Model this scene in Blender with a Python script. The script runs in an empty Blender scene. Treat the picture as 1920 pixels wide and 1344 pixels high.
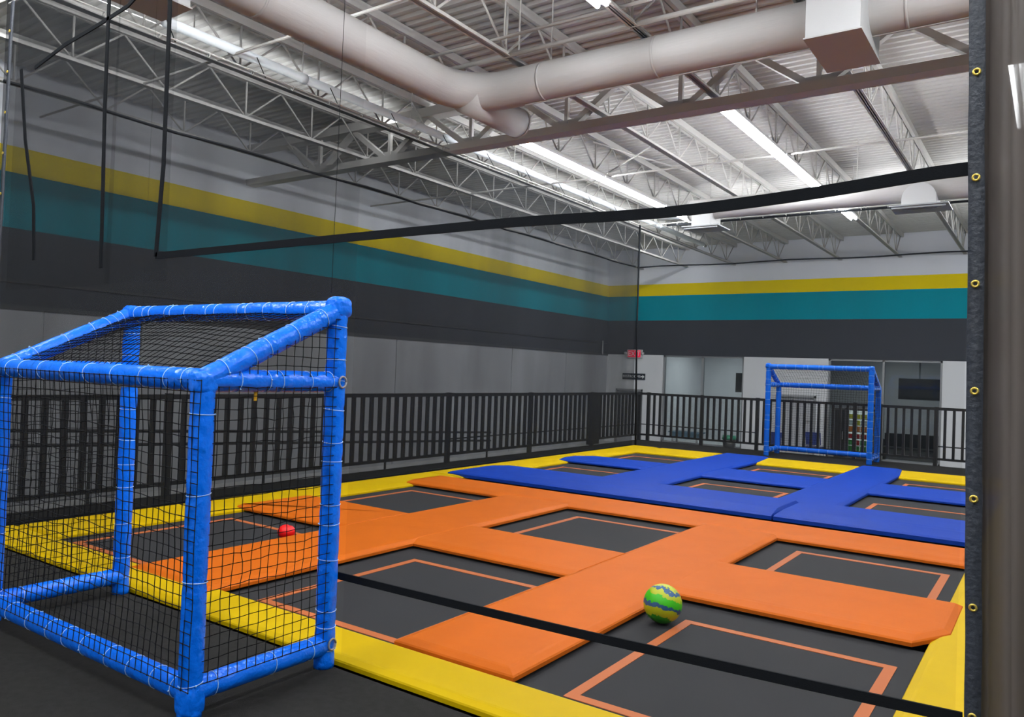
import bpy, bmesh, math, random
from mathutils import Vector, Matrix, noise
random.seed(7)
SC = bpy.context.scene
COL = SC.collection
V = Vector
PI = math.pi

# ------------------------------------------------------------------ camera, exposure
YAW, PITCH, ROLL, FPX = .607858, .0152624, .037036, 1465.98
cam = bpy.data.cameras.new('camera'); camo = bpy.data.objects.new('camera', cam); COL.objects.link(camo)
f_ = V((-math.sin(YAW)*math.cos(PITCH), math.cos(YAW)*math.cos(PITCH), math.sin(PITCH)))
r_ = V((math.cos(YAW), math.sin(YAW), 0)); u_ = r_.cross(f_)
r2 = math.cos(ROLL)*r_ + math.sin(ROLL)*u_; u2 = -math.sin(ROLL)*r_ + math.cos(ROLL)*u_
camo.matrix_world = Matrix(((r2.x, u2.x, -f_.x, 0), (r2.y, u2.y, -f_.y, 0), (r2.z, u2.z, -f_.z, 1.43), (0, 0, 0, 1)))
cam.sensor_width = 36; cam.lens = FPX/1920*36; cam.clip_start = .05; cam.clip_end = 200
SC.camera = camo
SC.view_settings.view_transform = 'Standard'; SC.view_settings.look = 'None'
SC.view_settings.gamma = 1; SC.view_settings.use_curve_mapping = False
SC.view_settings.exposure = 0.0
SC.cycles.transparent_max_bounces = 24
W = bpy.data.worlds.new('world'); SC.world = W; W.use_nodes = True
W.node_tree.nodes['Background'].inputs[0].default_value = (.5, .55, .6, 1)
W.node_tree.nodes['Background'].inputs[1].default_value = .05
LAMP = 112.0          # brightness of the ceiling strip tubes
WASH, WASH_BACK = 98.0, 145.0         # lenses of the two wall washers added to brighten the walls
ROOM_LAMP = 9.0      # party room ceiling panels

# ------------------------------------------------------------------ materials
def nt_new(name):
    m = bpy.data.materials.new(name); m.use_nodes = True
    return m, m.node_tree, m.node_tree.nodes, m.node_tree.links
def srgb(r, g, b):
    return tuple(((c/255)/12.92 if c/255 <= .04045 else ((c/255+.055)/1.055)**2.4) for c in (r, g, b)) + (1,)
def mat(name, col, rough=.5, spec=.5, metal=0, bump=0, bscale=40, var=0, vscale=6, coat=0, stretch=(1, 1, 1)):
    m, nt, N, L = nt_new(name)
    b = N['Principled BSDF']
    b.inputs['Base Color'].default_value = col; b.inputs['Roughness'].default_value = rough
    b.inputs['Specular IOR Level'].default_value = spec; b.inputs['Metallic'].default_value = metal
    if coat: b.inputs['Coat Weight'].default_value = coat; b.inputs['Coat Roughness'].default_value = .15
    if bump or var:
        tc = N.new('ShaderNodeTexCoord'); mp = N.new('ShaderNodeMapping'); L.new(tc.outputs['Object'], mp.inputs[0])
        mp.inputs['Scale'].default_value = stretch
    if bump:
        n = N.new('ShaderNodeTexNoise'); n.inputs['Scale'].default_value = bscale; n.inputs['Detail'].default_value = 3
        L.new(mp.outputs[0], n.inputs['Vector'])
        bp = N.new('ShaderNodeBump'); bp.inputs['Strength'].default_value = bump; bp.inputs['Distance'].default_value = .02
        L.new(n.outputs['Fac'], bp.inputs['Height']); L.new(bp.outputs[0], b.inputs['Normal'])
    if var:
        n2 = N.new('ShaderNodeTexNoise'); n2.inputs['Scale'].default_value = vscale; n2.inputs['Detail'].default_value = 4
        L.new(mp.outputs[0], n2.inputs['Vector'])
        mr = N.new('ShaderNodeMapRange'); mr.inputs['From Min'].default_value = .3; mr.inputs['From Max'].default_value = .7
        mr.inputs['To Min'].default_value = 1-var; mr.inputs['To Max'].default_value = 1+var
        L.new(n2.outputs['Fac'], mr.inputs['Value'])
        mx = N.new('ShaderNodeVectorMath'); mx.operation = 'SCALE'; mx.inputs[0].default_value = col[:3]
        L.new(mr.outputs[0], mx.inputs['Scale']); L.new(mx.outputs[0], b.inputs['Base Color'])
    return m
def emit(name, col, s):
    m, nt, N, L = nt_new(name); N.remove(N['Principled BSDF'])
    e = N.new('ShaderNodeEmission'); e.inputs[0].default_value = col; e.inputs[1].default_value = s
    L.new(e.outputs[0], N['Material Output'].inputs[0]); return m
def netmat(name, fac, col, var=.15, gloss=0.0, vscale=(1.2, 1.2, .25)):
    """fine woven mesh: a share FAC of threads, the rest open; folds vary how dense it looks"""
    m, nt, N, L = nt_new(name); b = N['Principled BSDF']
    b.inputs['Base Color'].default_value = col; b.inputs['Roughness'].default_value = .35 if gloss else .8
    b.inputs['Specular IOR Level'].default_value = gloss
    t = N.new('ShaderNodeBsdfTransparent'); mx = N.new('ShaderNodeMixShader')
    tc = N.new('ShaderNodeTexCoord'); mp = N.new('ShaderNodeMapping'); mp.inputs['Scale'].default_value = vscale
    L.new(tc.outputs['Object'], mp.inputs[0])
    n = N.new('ShaderNodeTexNoise'); n.inputs['Scale'].default_value = 1; n.inputs['Detail'].default_value = 5
    L.new(mp.outputs[0], n.inputs['Vector'])
    mr = N.new('ShaderNodeMapRange'); mr.inputs['From Min'].default_value = .3; mr.inputs['From Max'].default_value = .7
    mr.inputs['To Min'].default_value = fac*(1-var); mr.inputs['To Max'].default_value = min(1, fac*(1+var))
    L.new(n.outputs['Fac'], mr.inputs['Value']); L.new(mr.outputs[0], mx.inputs['Fac'])
    L.new(t.outputs[0], mx.inputs[1]); L.new(b.outputs[0], mx.inputs[2])
    L.new(mx.outputs[0], N['Material Output'].inputs[0]); return m

M = {}
M['orange'] = mat('orange_vinyl', (.52, .112, .006, 1), .55, .08, bump=.12, bscale=7, var=.04, vscale=3)
M['yellow'] = mat('yellow_vinyl', (.52, .345, .0003, 1), .55, .08, bump=.12, bscale=7, var=.04, vscale=3)
M['bluepad'] = mat('royal_blue_vinyl', (.004, .038, .31, 1), .55, .10, bump=.12, bscale=7, var=.04, vscale=3)
M['goalblue'] = mat('bright_blue_vinyl', (.001, .155, .85, 1), .24, .38, bump=.6, bscale=20, stretch=(1, 1, 1))
M['tie'] = mat('pale_blue_nylon', (.35, .62, .95, 1), .4)
M['bed'] = mat('jump_mat_weave', (.027, .0272, .0295, 1), .8, .15, bump=.1, bscale=300, var=.06, vscale=2)
M['tape'] = mat('orange_stitching_tape', (.42, .115, .035, 1), .6, .2)
M['pit'] = mat('pit_black', (.01, .01, .01, 1), .9)
M['carpet'] = mat('charcoal_carpet', (.0225, .0218, .021, 1), .95, .05, bump=.25, bscale=250, var=.12, vscale=25)
M['concrete'] = mat('pale_concrete', (.50, .50, .50, 1), .7, .3, var=.08, vscale=2)
M['black'] = mat('black_powder_coat', (.016, .016, .018, 1), .45, .4)
M['strap'] = mat('black_webbing', (.010, .011, .013, 1), .85, .05, bump=.1, bscale=200)
M['cord'] = mat('black_cord', (.008, .008, .009, 1), .8, .1)
M['rope'] = mat('grey_rope', (.42, .42, .40, 1), .6)
M['brass'] = mat('brass', (.85, .62, .13, 1), .28, .5, metal=.85)
M['steel'] = mat('white_painted_steel', (.50, .485, .465, 1), .55, .25)
M['deck'] = mat('white_painted_deck', (.50, .488, .470, 1), .6, .25, var=.05, vscale=1.5)
M['duct'] = mat('white_fabric_duct', (.45, .432, .425, 1), .55, .3, bump=.15, bscale=5, stretch=(1, 1, 8))
M['pipe'] = mat('white_pipe', (.86, .90, .94, 1), .35, .4)
M['white'] = mat('white_sheet_metal', (.50, .50, .505, 1), .45, .4)
M['wallwhite'] = mat('light_grey_paint', (.58, .585, .60, 1), .7, .2, var=.02)
M['panel'] = mat('light_grey_wall_board', (.40, .408, .43, 1), .6, .15, var=.03, vscale=1)
M['darktrim'] = mat('dark_trim', (.05, .052, .055, 1), .5)
M['alu'] = mat('grey_aluminium', (.28, .29, .30, 1), .4, .5, metal=.3)
M['greydoor'] = mat('grey_door_paint', (.24, .25, .26, 1), .5)
M['darkgrey'] = mat('dark_grey_plastic', (.03, .031, .033, 1), .4)
M['screen'] = mat('dark_screen', (.020, .021, .023, 1), .25, .5)
M['red'] = mat('red_rubber', (.75, .004, .006, 1), .4, .4, bump=.1, bscale=60)
M['tube'] = emit('strip_light_tube', (.95, .98, 1, 1), LAMP)
M['wash'] = emit('added_washer_lens', (.95, .98, 1, 1), WASH)
M['wash_back'] = emit('added_back_washer_lens', (.95, .98, 1, 1), WASH_BACK)
M['exitred'] = emit('exit_sign_face', (1, .03, .09, 1), .85)
M['roomlamp'] = emit('room_ceiling_panel', (.95, 1, 1, 1), ROOM_LAMP)
M['letters'] = mat('white_lettering', (.75, .75, .75, 1), .5)
M['yellowtag'] = mat('yellow_tag', (.85, .45, .01, 1), .5)
M['chairblue'] = mat('navy_plastic', (.012, .03, .16, 1), .45)
M['sofa'] = mat('charcoal_upholstery', (.03, .031, .034, 1), .8)
M['net_left'] = netmat('side_net_weave', .67, (.018, .019, .021, 1), .10)
M['net_back'] = netmat('back_net_weave', .27, (.016, .017, .019, 1), .10)
M['net_clear'] = netmat('near_net_weave', .09, (.022, .024, .030, 1), .2)
M['net_mid'] = netmat('near_net_weave_doubled', .17, (.025, .026, .029, 1), .25)
M['net_dense'] = netmat('near_net_weave_folded', .20, (.02, .021, .023, 1), .3)
M['curtain'] = netmat('gathered_curtain_weave', .88, (.125, .105, .096, 1), .10, gloss=.25, vscale=(14, 14, .4))
M['binding'] = mat('black_vinyl_binding', (.035, .040, .052, 1), .5, .4, bump=.3, bscale=60)

def glass(name):
    m, nt, N, L = nt_new(name); N.remove(N['Principled BSDF'])
    t = N.new('ShaderNodeBsdfTransparent'); t.inputs[0].default_value = (.80, .84, .85, 1)
    g = N.new('ShaderNodeBsdfGlossy'); g.inputs['Roughness'].default_value = .03
    mx = N.new('ShaderNodeMixShader'); fr = N.new('ShaderNodeFresnel'); fr.inputs[0].default_value = 1.5
    L.new(fr.outputs[0], mx.inputs[0]); L.new(t.outputs[0], mx.inputs[1]); L.new(g.outputs[0], mx.inputs[2])
    L.new(mx.outputs[0], N['Material Output'].inputs[0]); return m
M['glass'] = glass('window_glass')

def stripes(name):
    """painted wall bands by height (metres)"""
    m, nt, N, L = nt_new(name); b = N['Principled BSDF']; b.inputs['Roughness'].default_value = .8
    b.inputs['Specular IOR Level'].default_value = .04
    tc = N.new('ShaderNodeTexCoord'); sp = N.new('ShaderNodeSeparateXYZ'); L.new(tc.outputs['Object'], sp.inputs[0])
    prev = None
    def band(z, col, prev):
        g = N.new('ShaderNodeMath'); g.operation = 'GREATER_THAN'; g.inputs[1].default_value = z; L.new(sp.outputs['Z'], g.inputs[0])
        mx = N.new('ShaderNodeMix'); mx.data_type = 'RGBA'; L.new(g.outputs[0], mx.inputs['Factor'])
        if prev is None: mx.inputs[6].default_value = (.66, .67, .69, 1)
        else: L.new(prev, mx.inputs[6])
        mx.inputs[7].default_value = col; return mx.outputs[2]
    prev = band(2.05, (.050, .054, .064, 1), None)
    prev = band(3.09, (.0005, .25, .32, 1), prev)
    prev = band(3.83, (.78, .60, .002, 1), prev)
    prev = band(4.18, (.72, .735, .79, 1), prev)
    L.new(prev, b.inputs['Base Color']); return m
M['stripes'] = stripes('striped_wall_paint')

def ballmat():
    m, nt, N, L = nt_new('striped_ball_skin'); b = N['Principled BSDF']; b.inputs['Roughness'].default_value = .45
    tc = N.new('ShaderNodeTexCoord'); sp = N.new('ShaderNodeSeparateXYZ'); L.new(tc.outputs['Object'], sp.inputs[0])
    n = N.new('ShaderNodeTexNoise'); n.inputs['Scale'].default_value = 60; L.new(tc.outputs['Object'], n.inputs['Vector'])
    n2 = N.new('ShaderNodeTexNoise'); n2.inputs['Scale'].default_value = 7; L.new(tc.outputs['Object'], n2.inputs['Vector'])
    a = N.new('ShaderNodeMath'); a.operation = 'MULTIPLY_ADD'; a.inputs[1].default_value = .035; L.new(n.outputs['Fac'], a.inputs[0]); L.new(sp.outputs['Z'], a.inputs[2])
    c = N.new('ShaderNodeMath'); c.operation = 'MULTIPLY_ADD'; c.inputs[1].default_value = .09; L.new(n2.outputs['Fac'], c.inputs[0]); L.new(a.outputs[0], c.inputs[2])
    mr = N.new('ShaderNodeMapRange'); mr.inputs['From Min'].default_value = -.05; mr.inputs['From Max'].default_value = .175; L.new(c.outputs[0], mr.inputs[0])
    cr = N.new('ShaderNodeValToRGB'); cr.color_ramp.interpolation = 'CONSTANT'
    G, Y, B = (.045, .50, .004, 1), (.46, .50, .006, 1), (.02, .09, .22, 1)
    G2 = (.03, .30, .004, 1)
    st = [(0, G2), (.17, Y), (.36, B), (.47, G), (.68, Y), (.79, B), (.87, Y)]
    e = cr.color_ramp.elements
    e[0].position = 0; e[0].color = G2; e[1].position = st[1][0]; e[1].color = st[1][1]
    for p_, k in st[2:]:
        q = e.new(p_); q.color = k
    L.new(mr.outputs[0], cr.inputs[0]); L.new(cr.outputs[0], b.inputs['Base Color']); return m
M['ball'] = ballmat()

# ------------------------------------------------------------------ mesh helpers
class MB:
    def __init__(s): s.v = []; s.f = []
    def add(s, vs, fs):
        o = len(s.v); s.v += [V(p) for p in vs]; s.f += [tuple(i+o for i in f) for f in fs]; return s
    def box(s, x0, x1, y0, y1, z0, z1):
        return s.add([(x0,y0,z0),(x1,y0,z0),(x1,y1,z0),(x0,y1,z0),(x0,y0,z1),(x1,y0,z1),(x1,y1,z1),(x0,y1,z1)],
                     [(0,3,2,1),(4,5,6,7),(0,1,5,4),(1,2,6,5),(2,3,7,6),(3,0,4,7)])
    def tube(s, pts, r, n=8, caps=True):
        pts = [V(p) for p in pts]; K = len(pts); vs = []; fs = []
        rs = r if isinstance(r, (list, tuple)) else [r]*K
        d = (pts[1]-pts[0]).normalized(); a = d.orthogonal().normalized()
        for i, p in enumerate(pts):
            t = ((pts[min(i+1, K-1)]-pts[max(i-1, 0)])).normalized()
            a = (a - t*a.dot(t)).normalized(); b = t.cross(a)
            for k in range(n):
                w = 2*PI*k/n; vs.append(p + (a*math.cos(w)+b*math.sin(w))*rs[i])
        for i in range(K-1):
            for k in range(n):
                k2 = (k+1) % n; fs.append((i*n+k, i*n+k2, (i+1)*n+k2, (i+1)*n+k))
        if caps: fs.append(tuple(range(n-1, -1, -1))); fs.append(tuple((K-1)*n+k for k in range(n)))
        return s.add(vs, fs)
    def bar(s, p0, p1, w, h):
        """rectangular bar from p0 to p1, w sideways, h upwards-ish"""
        p0, p1 = V(p0), V(p1); t = (p1-p0).normalized()
        up = V((0,0,1)) if abs(t.z) < .95 else V((0,1,0))
        a = t.cross(up).normalized(); b = a.cross(t)
        vs = [p + a*sx*w/2 + b*sz*h/2 for p in (p0, p1) for sx, sz in ((-1,-1),(1,-1),(1,1),(-1,1))]
        return s.add(vs, [(3,2,1,0),(4,5,6,7),(0,1,5,4),(1,2,6,5),(2,3,7,6),(3,0,4,7)])
    def pad(s, poly, z0, z1, slope):
        """soft mat over a convex outline (counter-clockwise): upright hem, sloped shoulder, flat top"""
        P = [V((x, y)) for x, y in poly]; n = len(P)
        if not isinstance(slope, (tuple, list)): slope = (slope,)*4
        sl = []
        for i in range(n):
            e = (P[(i+1) % n]-P[i]).normalized()
            if abs(e.x) > .98: sl.append(slope[0] if e.x > 0 else slope[2])
            elif abs(e.y) > .98: sl.append(slope[1] if e.y > 0 else slope[3])
            else: sl.append(.06)
        def inset(d):
            out = []
            for i in range(n):
                a, b, c = P[i-1], P[i], P[(i+1) % n]
                e1 = (b-a).normalized(); e2 = (c-b).normalized()
                n1 = V((-e1.y, e1.x)); n2 = V((-e2.y, e2.x)); d1, d2 = d*sl[i-1], d*sl[i]
                cr = n1.x*n2.y-n1.y*n2.x
                if abs(cr) < 1e-4: out.append(b+n1*d1)
                else: out.append(b+V(((d1*n2.y-d2*n1.y)/cr, (n1.x*d2-n2.x*d1)/cr)))
            return out
        rings = [(0, z0), (0, z0+(z1-z0)*.45), (.12, z0+(z1-z0)*.62), (.8, z0+(z1-z0)*.94), (1.1, z1)]
        vs = []; fs = []
        for d, z in rings: vs += [(q.x, q.y, z) for q in inset(d)]
        for r in range(len(rings)-1):
            for i in range(n):
                j = (i+1) % n; fs.append((r*n+i, r*n+j, (r+1)*n+j, (r+1)*n+i))
        fs.append(tuple((len(rings)-1)*n+i for i in range(n))); fs.append(tuple(range(n-1, -1, -1)))
        return s.add(vs, fs)
    def mesh(s, name, material, off=V((0,0,0)), smooth=False):
        me = bpy.data.meshes.new(name); me.from_pydata([tuple(p-off) for p in s.v], [], s.f)
        if material: me.materials.append(material)
        if smooth:
            me.polygons.foreach_set('use_smooth', [True]*len(me.polygons))
        me.update(); return me

def wloc(o):
    p = V((0,0,0))
    while o: p = p + V(o.location); o = o.parent
    return p
def obj(name, mb, material, parent=None, smooth=False, origin=None, kind=None, label=None):
    """link MB (world coordinates) as one object; children keep coordinates relative to their parent"""
    base = wloc(parent); org = V(origin) if origin else base
    me = mb if isinstance(mb, bpy.types.Mesh) else mb.mesh(name, material, org, smooth)
    o = bpy.data.objects.new(name, me); COL.objects.link(o); o.parent = parent; o.location = org - base
    if kind: o['kind'] = kind
    if label: o['label'] = label
    return o
def inst(name, me, parent, loc, rot=None):
    o = bpy.data.objects.new(name, me); COL.objects.link(o); o.parent = parent; o.location = loc
    if rot is not None:
        if isinstance(rot, (tuple, list)): o.rotation_euler = rot
        else: o.rotation_mode = 'QUATERNION'; o.rotation_quaternion = rot
    return o
def tag(o, label, cat, group=None):
    o['label'] = label; o['category'] = cat
    if group: o['group'] = group
    return o
def thing(name, loc, label, cat, group=None, rotz=0):
    o = bpy.data.objects.new(name, None); COL.objects.link(o); o.location = loc; o.rotation_euler = (0,0,rotz)
    o.empty_display_size = .1
    return tag(o, label, cat, group)
def struct(name, mb, material, smooth=False):
    return obj(name, mb, material, None, smooth, kind='structure')
def copy_tree(o, parent=None):
    c = o.copy(); COL.objects.link(c); c.parent = parent
    for ch in list(o.children): copy_tree(ch, c)
    return c

# ------------------------------------------------------------------ room shell
WX, WY, DZ, FZ = -11.5, 21.7, 5.25, -.65
RX, NY = 9.0, -6.0
struct('floor', MB().box(WX-.1, RX+.1, NY-.1, 26, FZ-.1, FZ), M['concrete'])
# raised carpeted platform around the court (four decks, court pit open)
CX0, CX1, CY0, CY1 = -6.95, 0.30, 2.60, 14.32
pl = MB(); PX0, PX1, PY0, PY1 = -7.59, 6.0, -4.5, 15.94
pl.box(PX0, PX1, PY0, CY0, FZ, 0); pl.box(PX0, CX0, CY0, CY1, FZ, 0); pl.box(CX1, PX1, CY0, CY1, FZ, 0); pl.box(PX0, PX1, CY1, PY1, FZ, 0)
struct('trim_1', pl, M['carpet'])
struct('trim_2', MB().box(CX0, CX1, CY0, CY1, -.40, -.30), M['pit'])

wl = struct('wall_left', MB().box(WX-.2, WX, NY, WY+.2, FZ, DZ+.05), M['stripes'])
# lower wall boards with open joints, and the dark trim above them
edges = [-3.4, .8, 5.15, 9.5, 12.2, 16.5, 19.2, WY]
for a, b in zip(edges[:-1], edges[1:]):
    obj('wall_board', MB().box(WX-.01, WX+.02, a+.012, b-.012, FZ, 2.0), M['panel'], wl)
obj('cap_trim', MB().box(WX-.01, WX+.04, NY, WY, 2.0, 2.06), M['darktrim'], wl)
obj('conduit', MB().tube([(WX+.03, 21.35, 2.02), (WX+.03, 21.35, 2.45)], .025, 8), M['alu'], wl)
obj('wire_trunking', MB().box(WX, WX+.03, NY, WY, 2.36, 2.39), M['darkgrey'], wl)
# back wall, with two glazed openings and two doorways
W1, W2, D1, D2 = (-9.62, -7.18), (-4.93, -2.27), (-6.26, -5.21), (-11.14, -10.24)
bw = MB()
WT = WY+.2
def wallseg(x0, x1, z0, z1): bw.box(x0, x1, WY, WT, z0, z1)
wallseg(WX-.2, RX+.2, 2.05, DZ+.05)
wallseg(WX-.2, D2[0], FZ, 2.05); wallseg(D2[0], D2[1], 1.0, 2.05); wallseg(D2[1], W1[0], FZ, 2.05)
wallseg(W1[1], D1[0], FZ, 2.05); wallseg(D1[0], D1[1], 1.05, 2.05); wallseg(D1[1], W2[0], FZ, 2.05); wallseg(W2[1], RX+.2, FZ, 2.05)
for w in (W1, W2): wallseg(w[0], w[1], FZ, FZ+.12)
struct('wall_back', bw, M['stripes'])
struct('wall_right', MB().box(RX, RX+.2, NY, WY+.2, FZ, DZ+.05), M['stripes'])
struct('wall_front', MB().box(WX-.2, RX+.2, NY-.2, NY, FZ, DZ+.05), M['stripes'])
# corrugated roof deck, ribs running across
cm = MB(); vs = []; fs = []; y = NY; per = .146; i = 0
prof = [(0, 0), (.045, 0), (.062, .034), (.128, .034)]
ys = []
while y < WY+.3:
    ys += [(y+a, DZ+h) for a, h in prof]; y += per
for yy, zz in ys: vs += [(WX-.2, yy, zz), (RX+.2, yy, zz)]
for k in range(len(ys)-1): fs.append((2*k, 2*k+2, 2*k+3, 2*k+1))
cm.add(vs, fs); struct('ceiling', cm, M['deck'])

def door(n, x0, x1, top, m):
    d = bpy.data.objects.new('door_%d' % n, None); COL.objects.link(d); d.location = ((x0+x1)/2, WY+.08, FZ); d['kind'] = 'structure'
    obj('door_leaf', MB().box(x0+.05, x1-.05, WY+.06, WY+.10, FZ+.01, top-.06), m, d)
    obj('door_frame', MB().box(x0, x0+.05, WY-.02, WY+.2, FZ, top).box(x1-.05, x1, WY-.02, WY+.2, FZ, top).box(x0, x1, WY-.02, WY+.2, top-.06, top), M['greydoor'], d)
    obj('door_handle', MB().tube([(x1-.14, WY+.06, .38), (x1-.14, WY-.01, .38), (x1-.26, WY-.01, .38)], .012, 6), M['alu'], d)
    obj('door_closer', MB().box(x0+.1, x0+.45, WY-.01, WY+.06, top-.16, top-.09), M['alu'], d)
door(1, D2[0], D2[1], 1.0, M['panel'])
door(2, D1[0], D1[1], 1.05, M['panel'])
def window(n, x0, x1):
    w = bpy.data.objects.new('window_%d' % n, None); COL.objects.link(w); w.location = ((x0+x1)/2, WY+.1, FZ+.12); w['kind'] = 'structure'
    z0, z1, t = FZ+.12, 2.05, .05; xm = (x0+x1)/2
    fr = MB()
    for a, b in ((x0, x0+t), (xm-t/2, xm+t/2), (x1-t, x1)): fr.box(a, b, WY+.04, WY+.16, z0, z1)
    fr.box(x0, x1, WY+.04, WY+.16, z0, z0+t).box(x0, x1, WY+.04, WY+.16, z1-t, z1)
    obj('window_frame', fr, M['alu'], w)
    for a, b in ((x0+t, xm-t/2), (xm+t/2, x1-t)):
        obj('pane', MB().box(a, b, WY+.095, WY+.105, z0+t, z1-t), M['glass'], w)
window(1, *W1); window(2, *W2)
# rooms behind the glass
rb = MB().box(WX-.2, RX, 25.6, 25.8, FZ, 2.6).box(-10.1, -9.95, WT, 25.6, FZ, 2.6).box(-6.8, -6.65, WT, 25.6, FZ, 2.6).box(-1.6, -1.45, WT, 25.6, FZ, 2.6)
struct('wall_rooms', rb, M['wallwhite'])
struct('ceiling_rooms', MB().box(-10.1, -1.45, WT, 25.6, 2.4, 2.5), M['wallwhite'])
for i_, (x, k) in enumerate(((-8.4, 1.15), (-3.6, .75))):
    t = thing('ceiling_panel_light', (x, 23.6, 2.4), ('ceiling light panel in the room behind the left window', 'ceiling light panel in the room behind the right window')[i_], 'lamp')
    obj('panel_frame', MB().box(x-.65*k-.03, x+.65*k+.03, 23.6-.65*k-.03, 23.6+.65*k+.03, 2.36, 2.40), M['white'], t)
    obj('diffuser', MB().box(x-.65*k, x+.65*k, 23.6-.65*k, 23.6+.65*k, 2.352, 2.36), M['roomlamp'], t)

# ------------------------------------------------------------------ roof steel
def joist(x, label):
    t = thing('roof_joist', (x, 8, 4.6), label, 'joist', 'open web joists under the roof')
    zt0, zb = 5.15, 4.64
    obj('top_chord', MB().box(x-.055, x-.008, NY, WY, zt0, zt0+.06).box(x+.008, x+.055, NY, WY, zt0, zt0+.06).box(x-.055, x+.055, NY, WY, zt0+.055, zt0+.095), M['steel'], t)
    obj('bottom_chord', MB().box(x-.045, x+.045, NY, WY, zb, zb+.012).box(x-.02, x-.006, NY, WY, zb, zb+.05).box(x+.006, x+.02, NY, WY, zb, zb+.05), M['steel'], t)
    return t
P_ = 1.12
WEB = {}
def rodmesh(k, d):
    if k not in WEB: WEB[k] = MB().tube([(0,0,0), d], .013, 6).mesh('web_bar', M['steel'], V((0,0,0)), True)
    return WEB[k]
def joist_web(t, x, y0, y1):
    o = wloc(t); zb, zt = 4.67, 5.16; y = 9.79 - P_*12
    while y < y1:
        if y > y0:
            for k, dy in (('u', 0), ('l', -P_/2), ('r', P_/2)):
                inst('web_bar', rodmesh(k, (0, dy, zt-zb)), t, V((x, y, zb))-o)
        y += P_
jx = [-10.37, -8.95, -7.53, -6.11, -4.69, -3.27, -1.85, -.43, .99, 2.41]
where = ['close to the striped left wall', 'second in from the left wall', 'above the white pipe', 'just left of the fabric duct bend',
         'over the first strip light row gap', 'beside the middle strip light row', 'behind the square diffuser box', 'at the upper right beside the black binding', 'past the curtain, right of the court', 'farthest right past the curtain']
for x, w in zip(jx, where):
    t = joist(x, 'white steel open web roof joist ' + w)
    joist_web(t, x, 2.0, WY-.4)
def girder(y, label, x0=WX, x1=RX):
    t = thing('roof_girder', (0, y, 4.44), label, 'girder')
    obj('bottom_chord', MB().box(x0, x1, y-.0845, y+.0845, 4.442, 4.456).box(x0, x1, y-.10, y-.085, 4.44, 4.54).box(x0, x1, y+.085, y+.10, 4.44, 4.54), M['steel'], t)
    obj('top_chord', MB().box(x0, x1, y-.10, y+.10, 5.0, 5.13), M['steel'], t)
    k = 0; xx = -3.62-1.53*5
    while xx < 6:
        if xx > x0+.4:
            obj('web_member', MB().bar((xx, y, 4.47), (xx+.765, y, 5.02), .09, .07), M['steel'], t)
            obj('web_member', MB().bar((xx, y, 4.47), (xx-.765, y, 5.02), .09, .07), M['steel'], t)
            obj('web_post', MB().bar((xx, y, 4.47), (xx, y, 5.02), .05, .05), M['steel'], t)
            obj('gusset_plate', MB().box(xx-.16, xx+.16, y-.012, y+.012, 4.455, 4.62), M['steel'], t)
        xx += 1.53
    return t
girder(8.42, 'white steel girder crossing the ceiling at the near ends of the strip lights')
for i_, (y, z) in enumerate(((11.3, 4.66), (5.0, 4.66), (14.2, 4.66))):
    tag(obj('bridging_bar', MB().tube([(WX, y, z), (RX, y, z)], .016, 6), M['steel'], origin=(-3, y, z)),
        ('thin bridging bar crossing the middle strip light', 'thin bridging bar nearest the camera under the roof', 'thin bridging bar above the far duct')[i_], 'bar', 'bridging bars')
t = thing('cross_brace', (-5.8, 11.4, 4.68), 'thin crossed brace rods between two joists by the left strip light', 'brace')
for a, b in (((-6.9, 11.9, 4.68), (-4.69, 10.9, 5.12)), ((-6.11, 10.8, 5.1), (-4.69, 12.2, 4.68))):
    obj('brace_rod', MB().tube([a, b], .014, 6), M['steel'], t)
for y, z, s in ((6.2, 4.72, 'upper thin sprinkler pipe above the bent duct, with hanger rods'), (6.46, 4.66, 'lower thicker sprinkler pipe just above the bent duct')):
    t = thing('sprinkler_pipe', (-2, y, z), s, 'pipe')
    obj('pipe_run', MB().tube([(-5.6, y, z), (RX, y, z)], .016 if z > 4.7 else .024, 8), M['steel'], t, True)
    for x in (-4.55, -2.5, -.4, 1.7):
        obj('hanger_rod', MB().tube([(x, y, z), (x, y, DZ)], .009, 6), M['steel'], t)

def arclens(c, a0, a1, r, d0, d1, alongx=False):
    vs = []; fs = []; n = 8
    for i in range(n+1):
        w = math.radians(d0+(d1-d0)*i/n)
        for rr in (r, r-.004):
            p, z = c[0]+rr*math.cos(w), c[1]+rr*math.sin(w)
            vs += [(a0, p, z), (a1, p, z)] if alongx else [(p, a0, z), (p, a1, z)]
    for i in range(n):
        k = i*4; fs += [(k, k+1, k+5, k+4), (k+2, k+6, k+7, k+3)]
    fs += [(0, 2, 3, 1), (n*4, n*4+1, n*4+3, n*4+2)]
    return MB().add(vs, fs)
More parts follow.
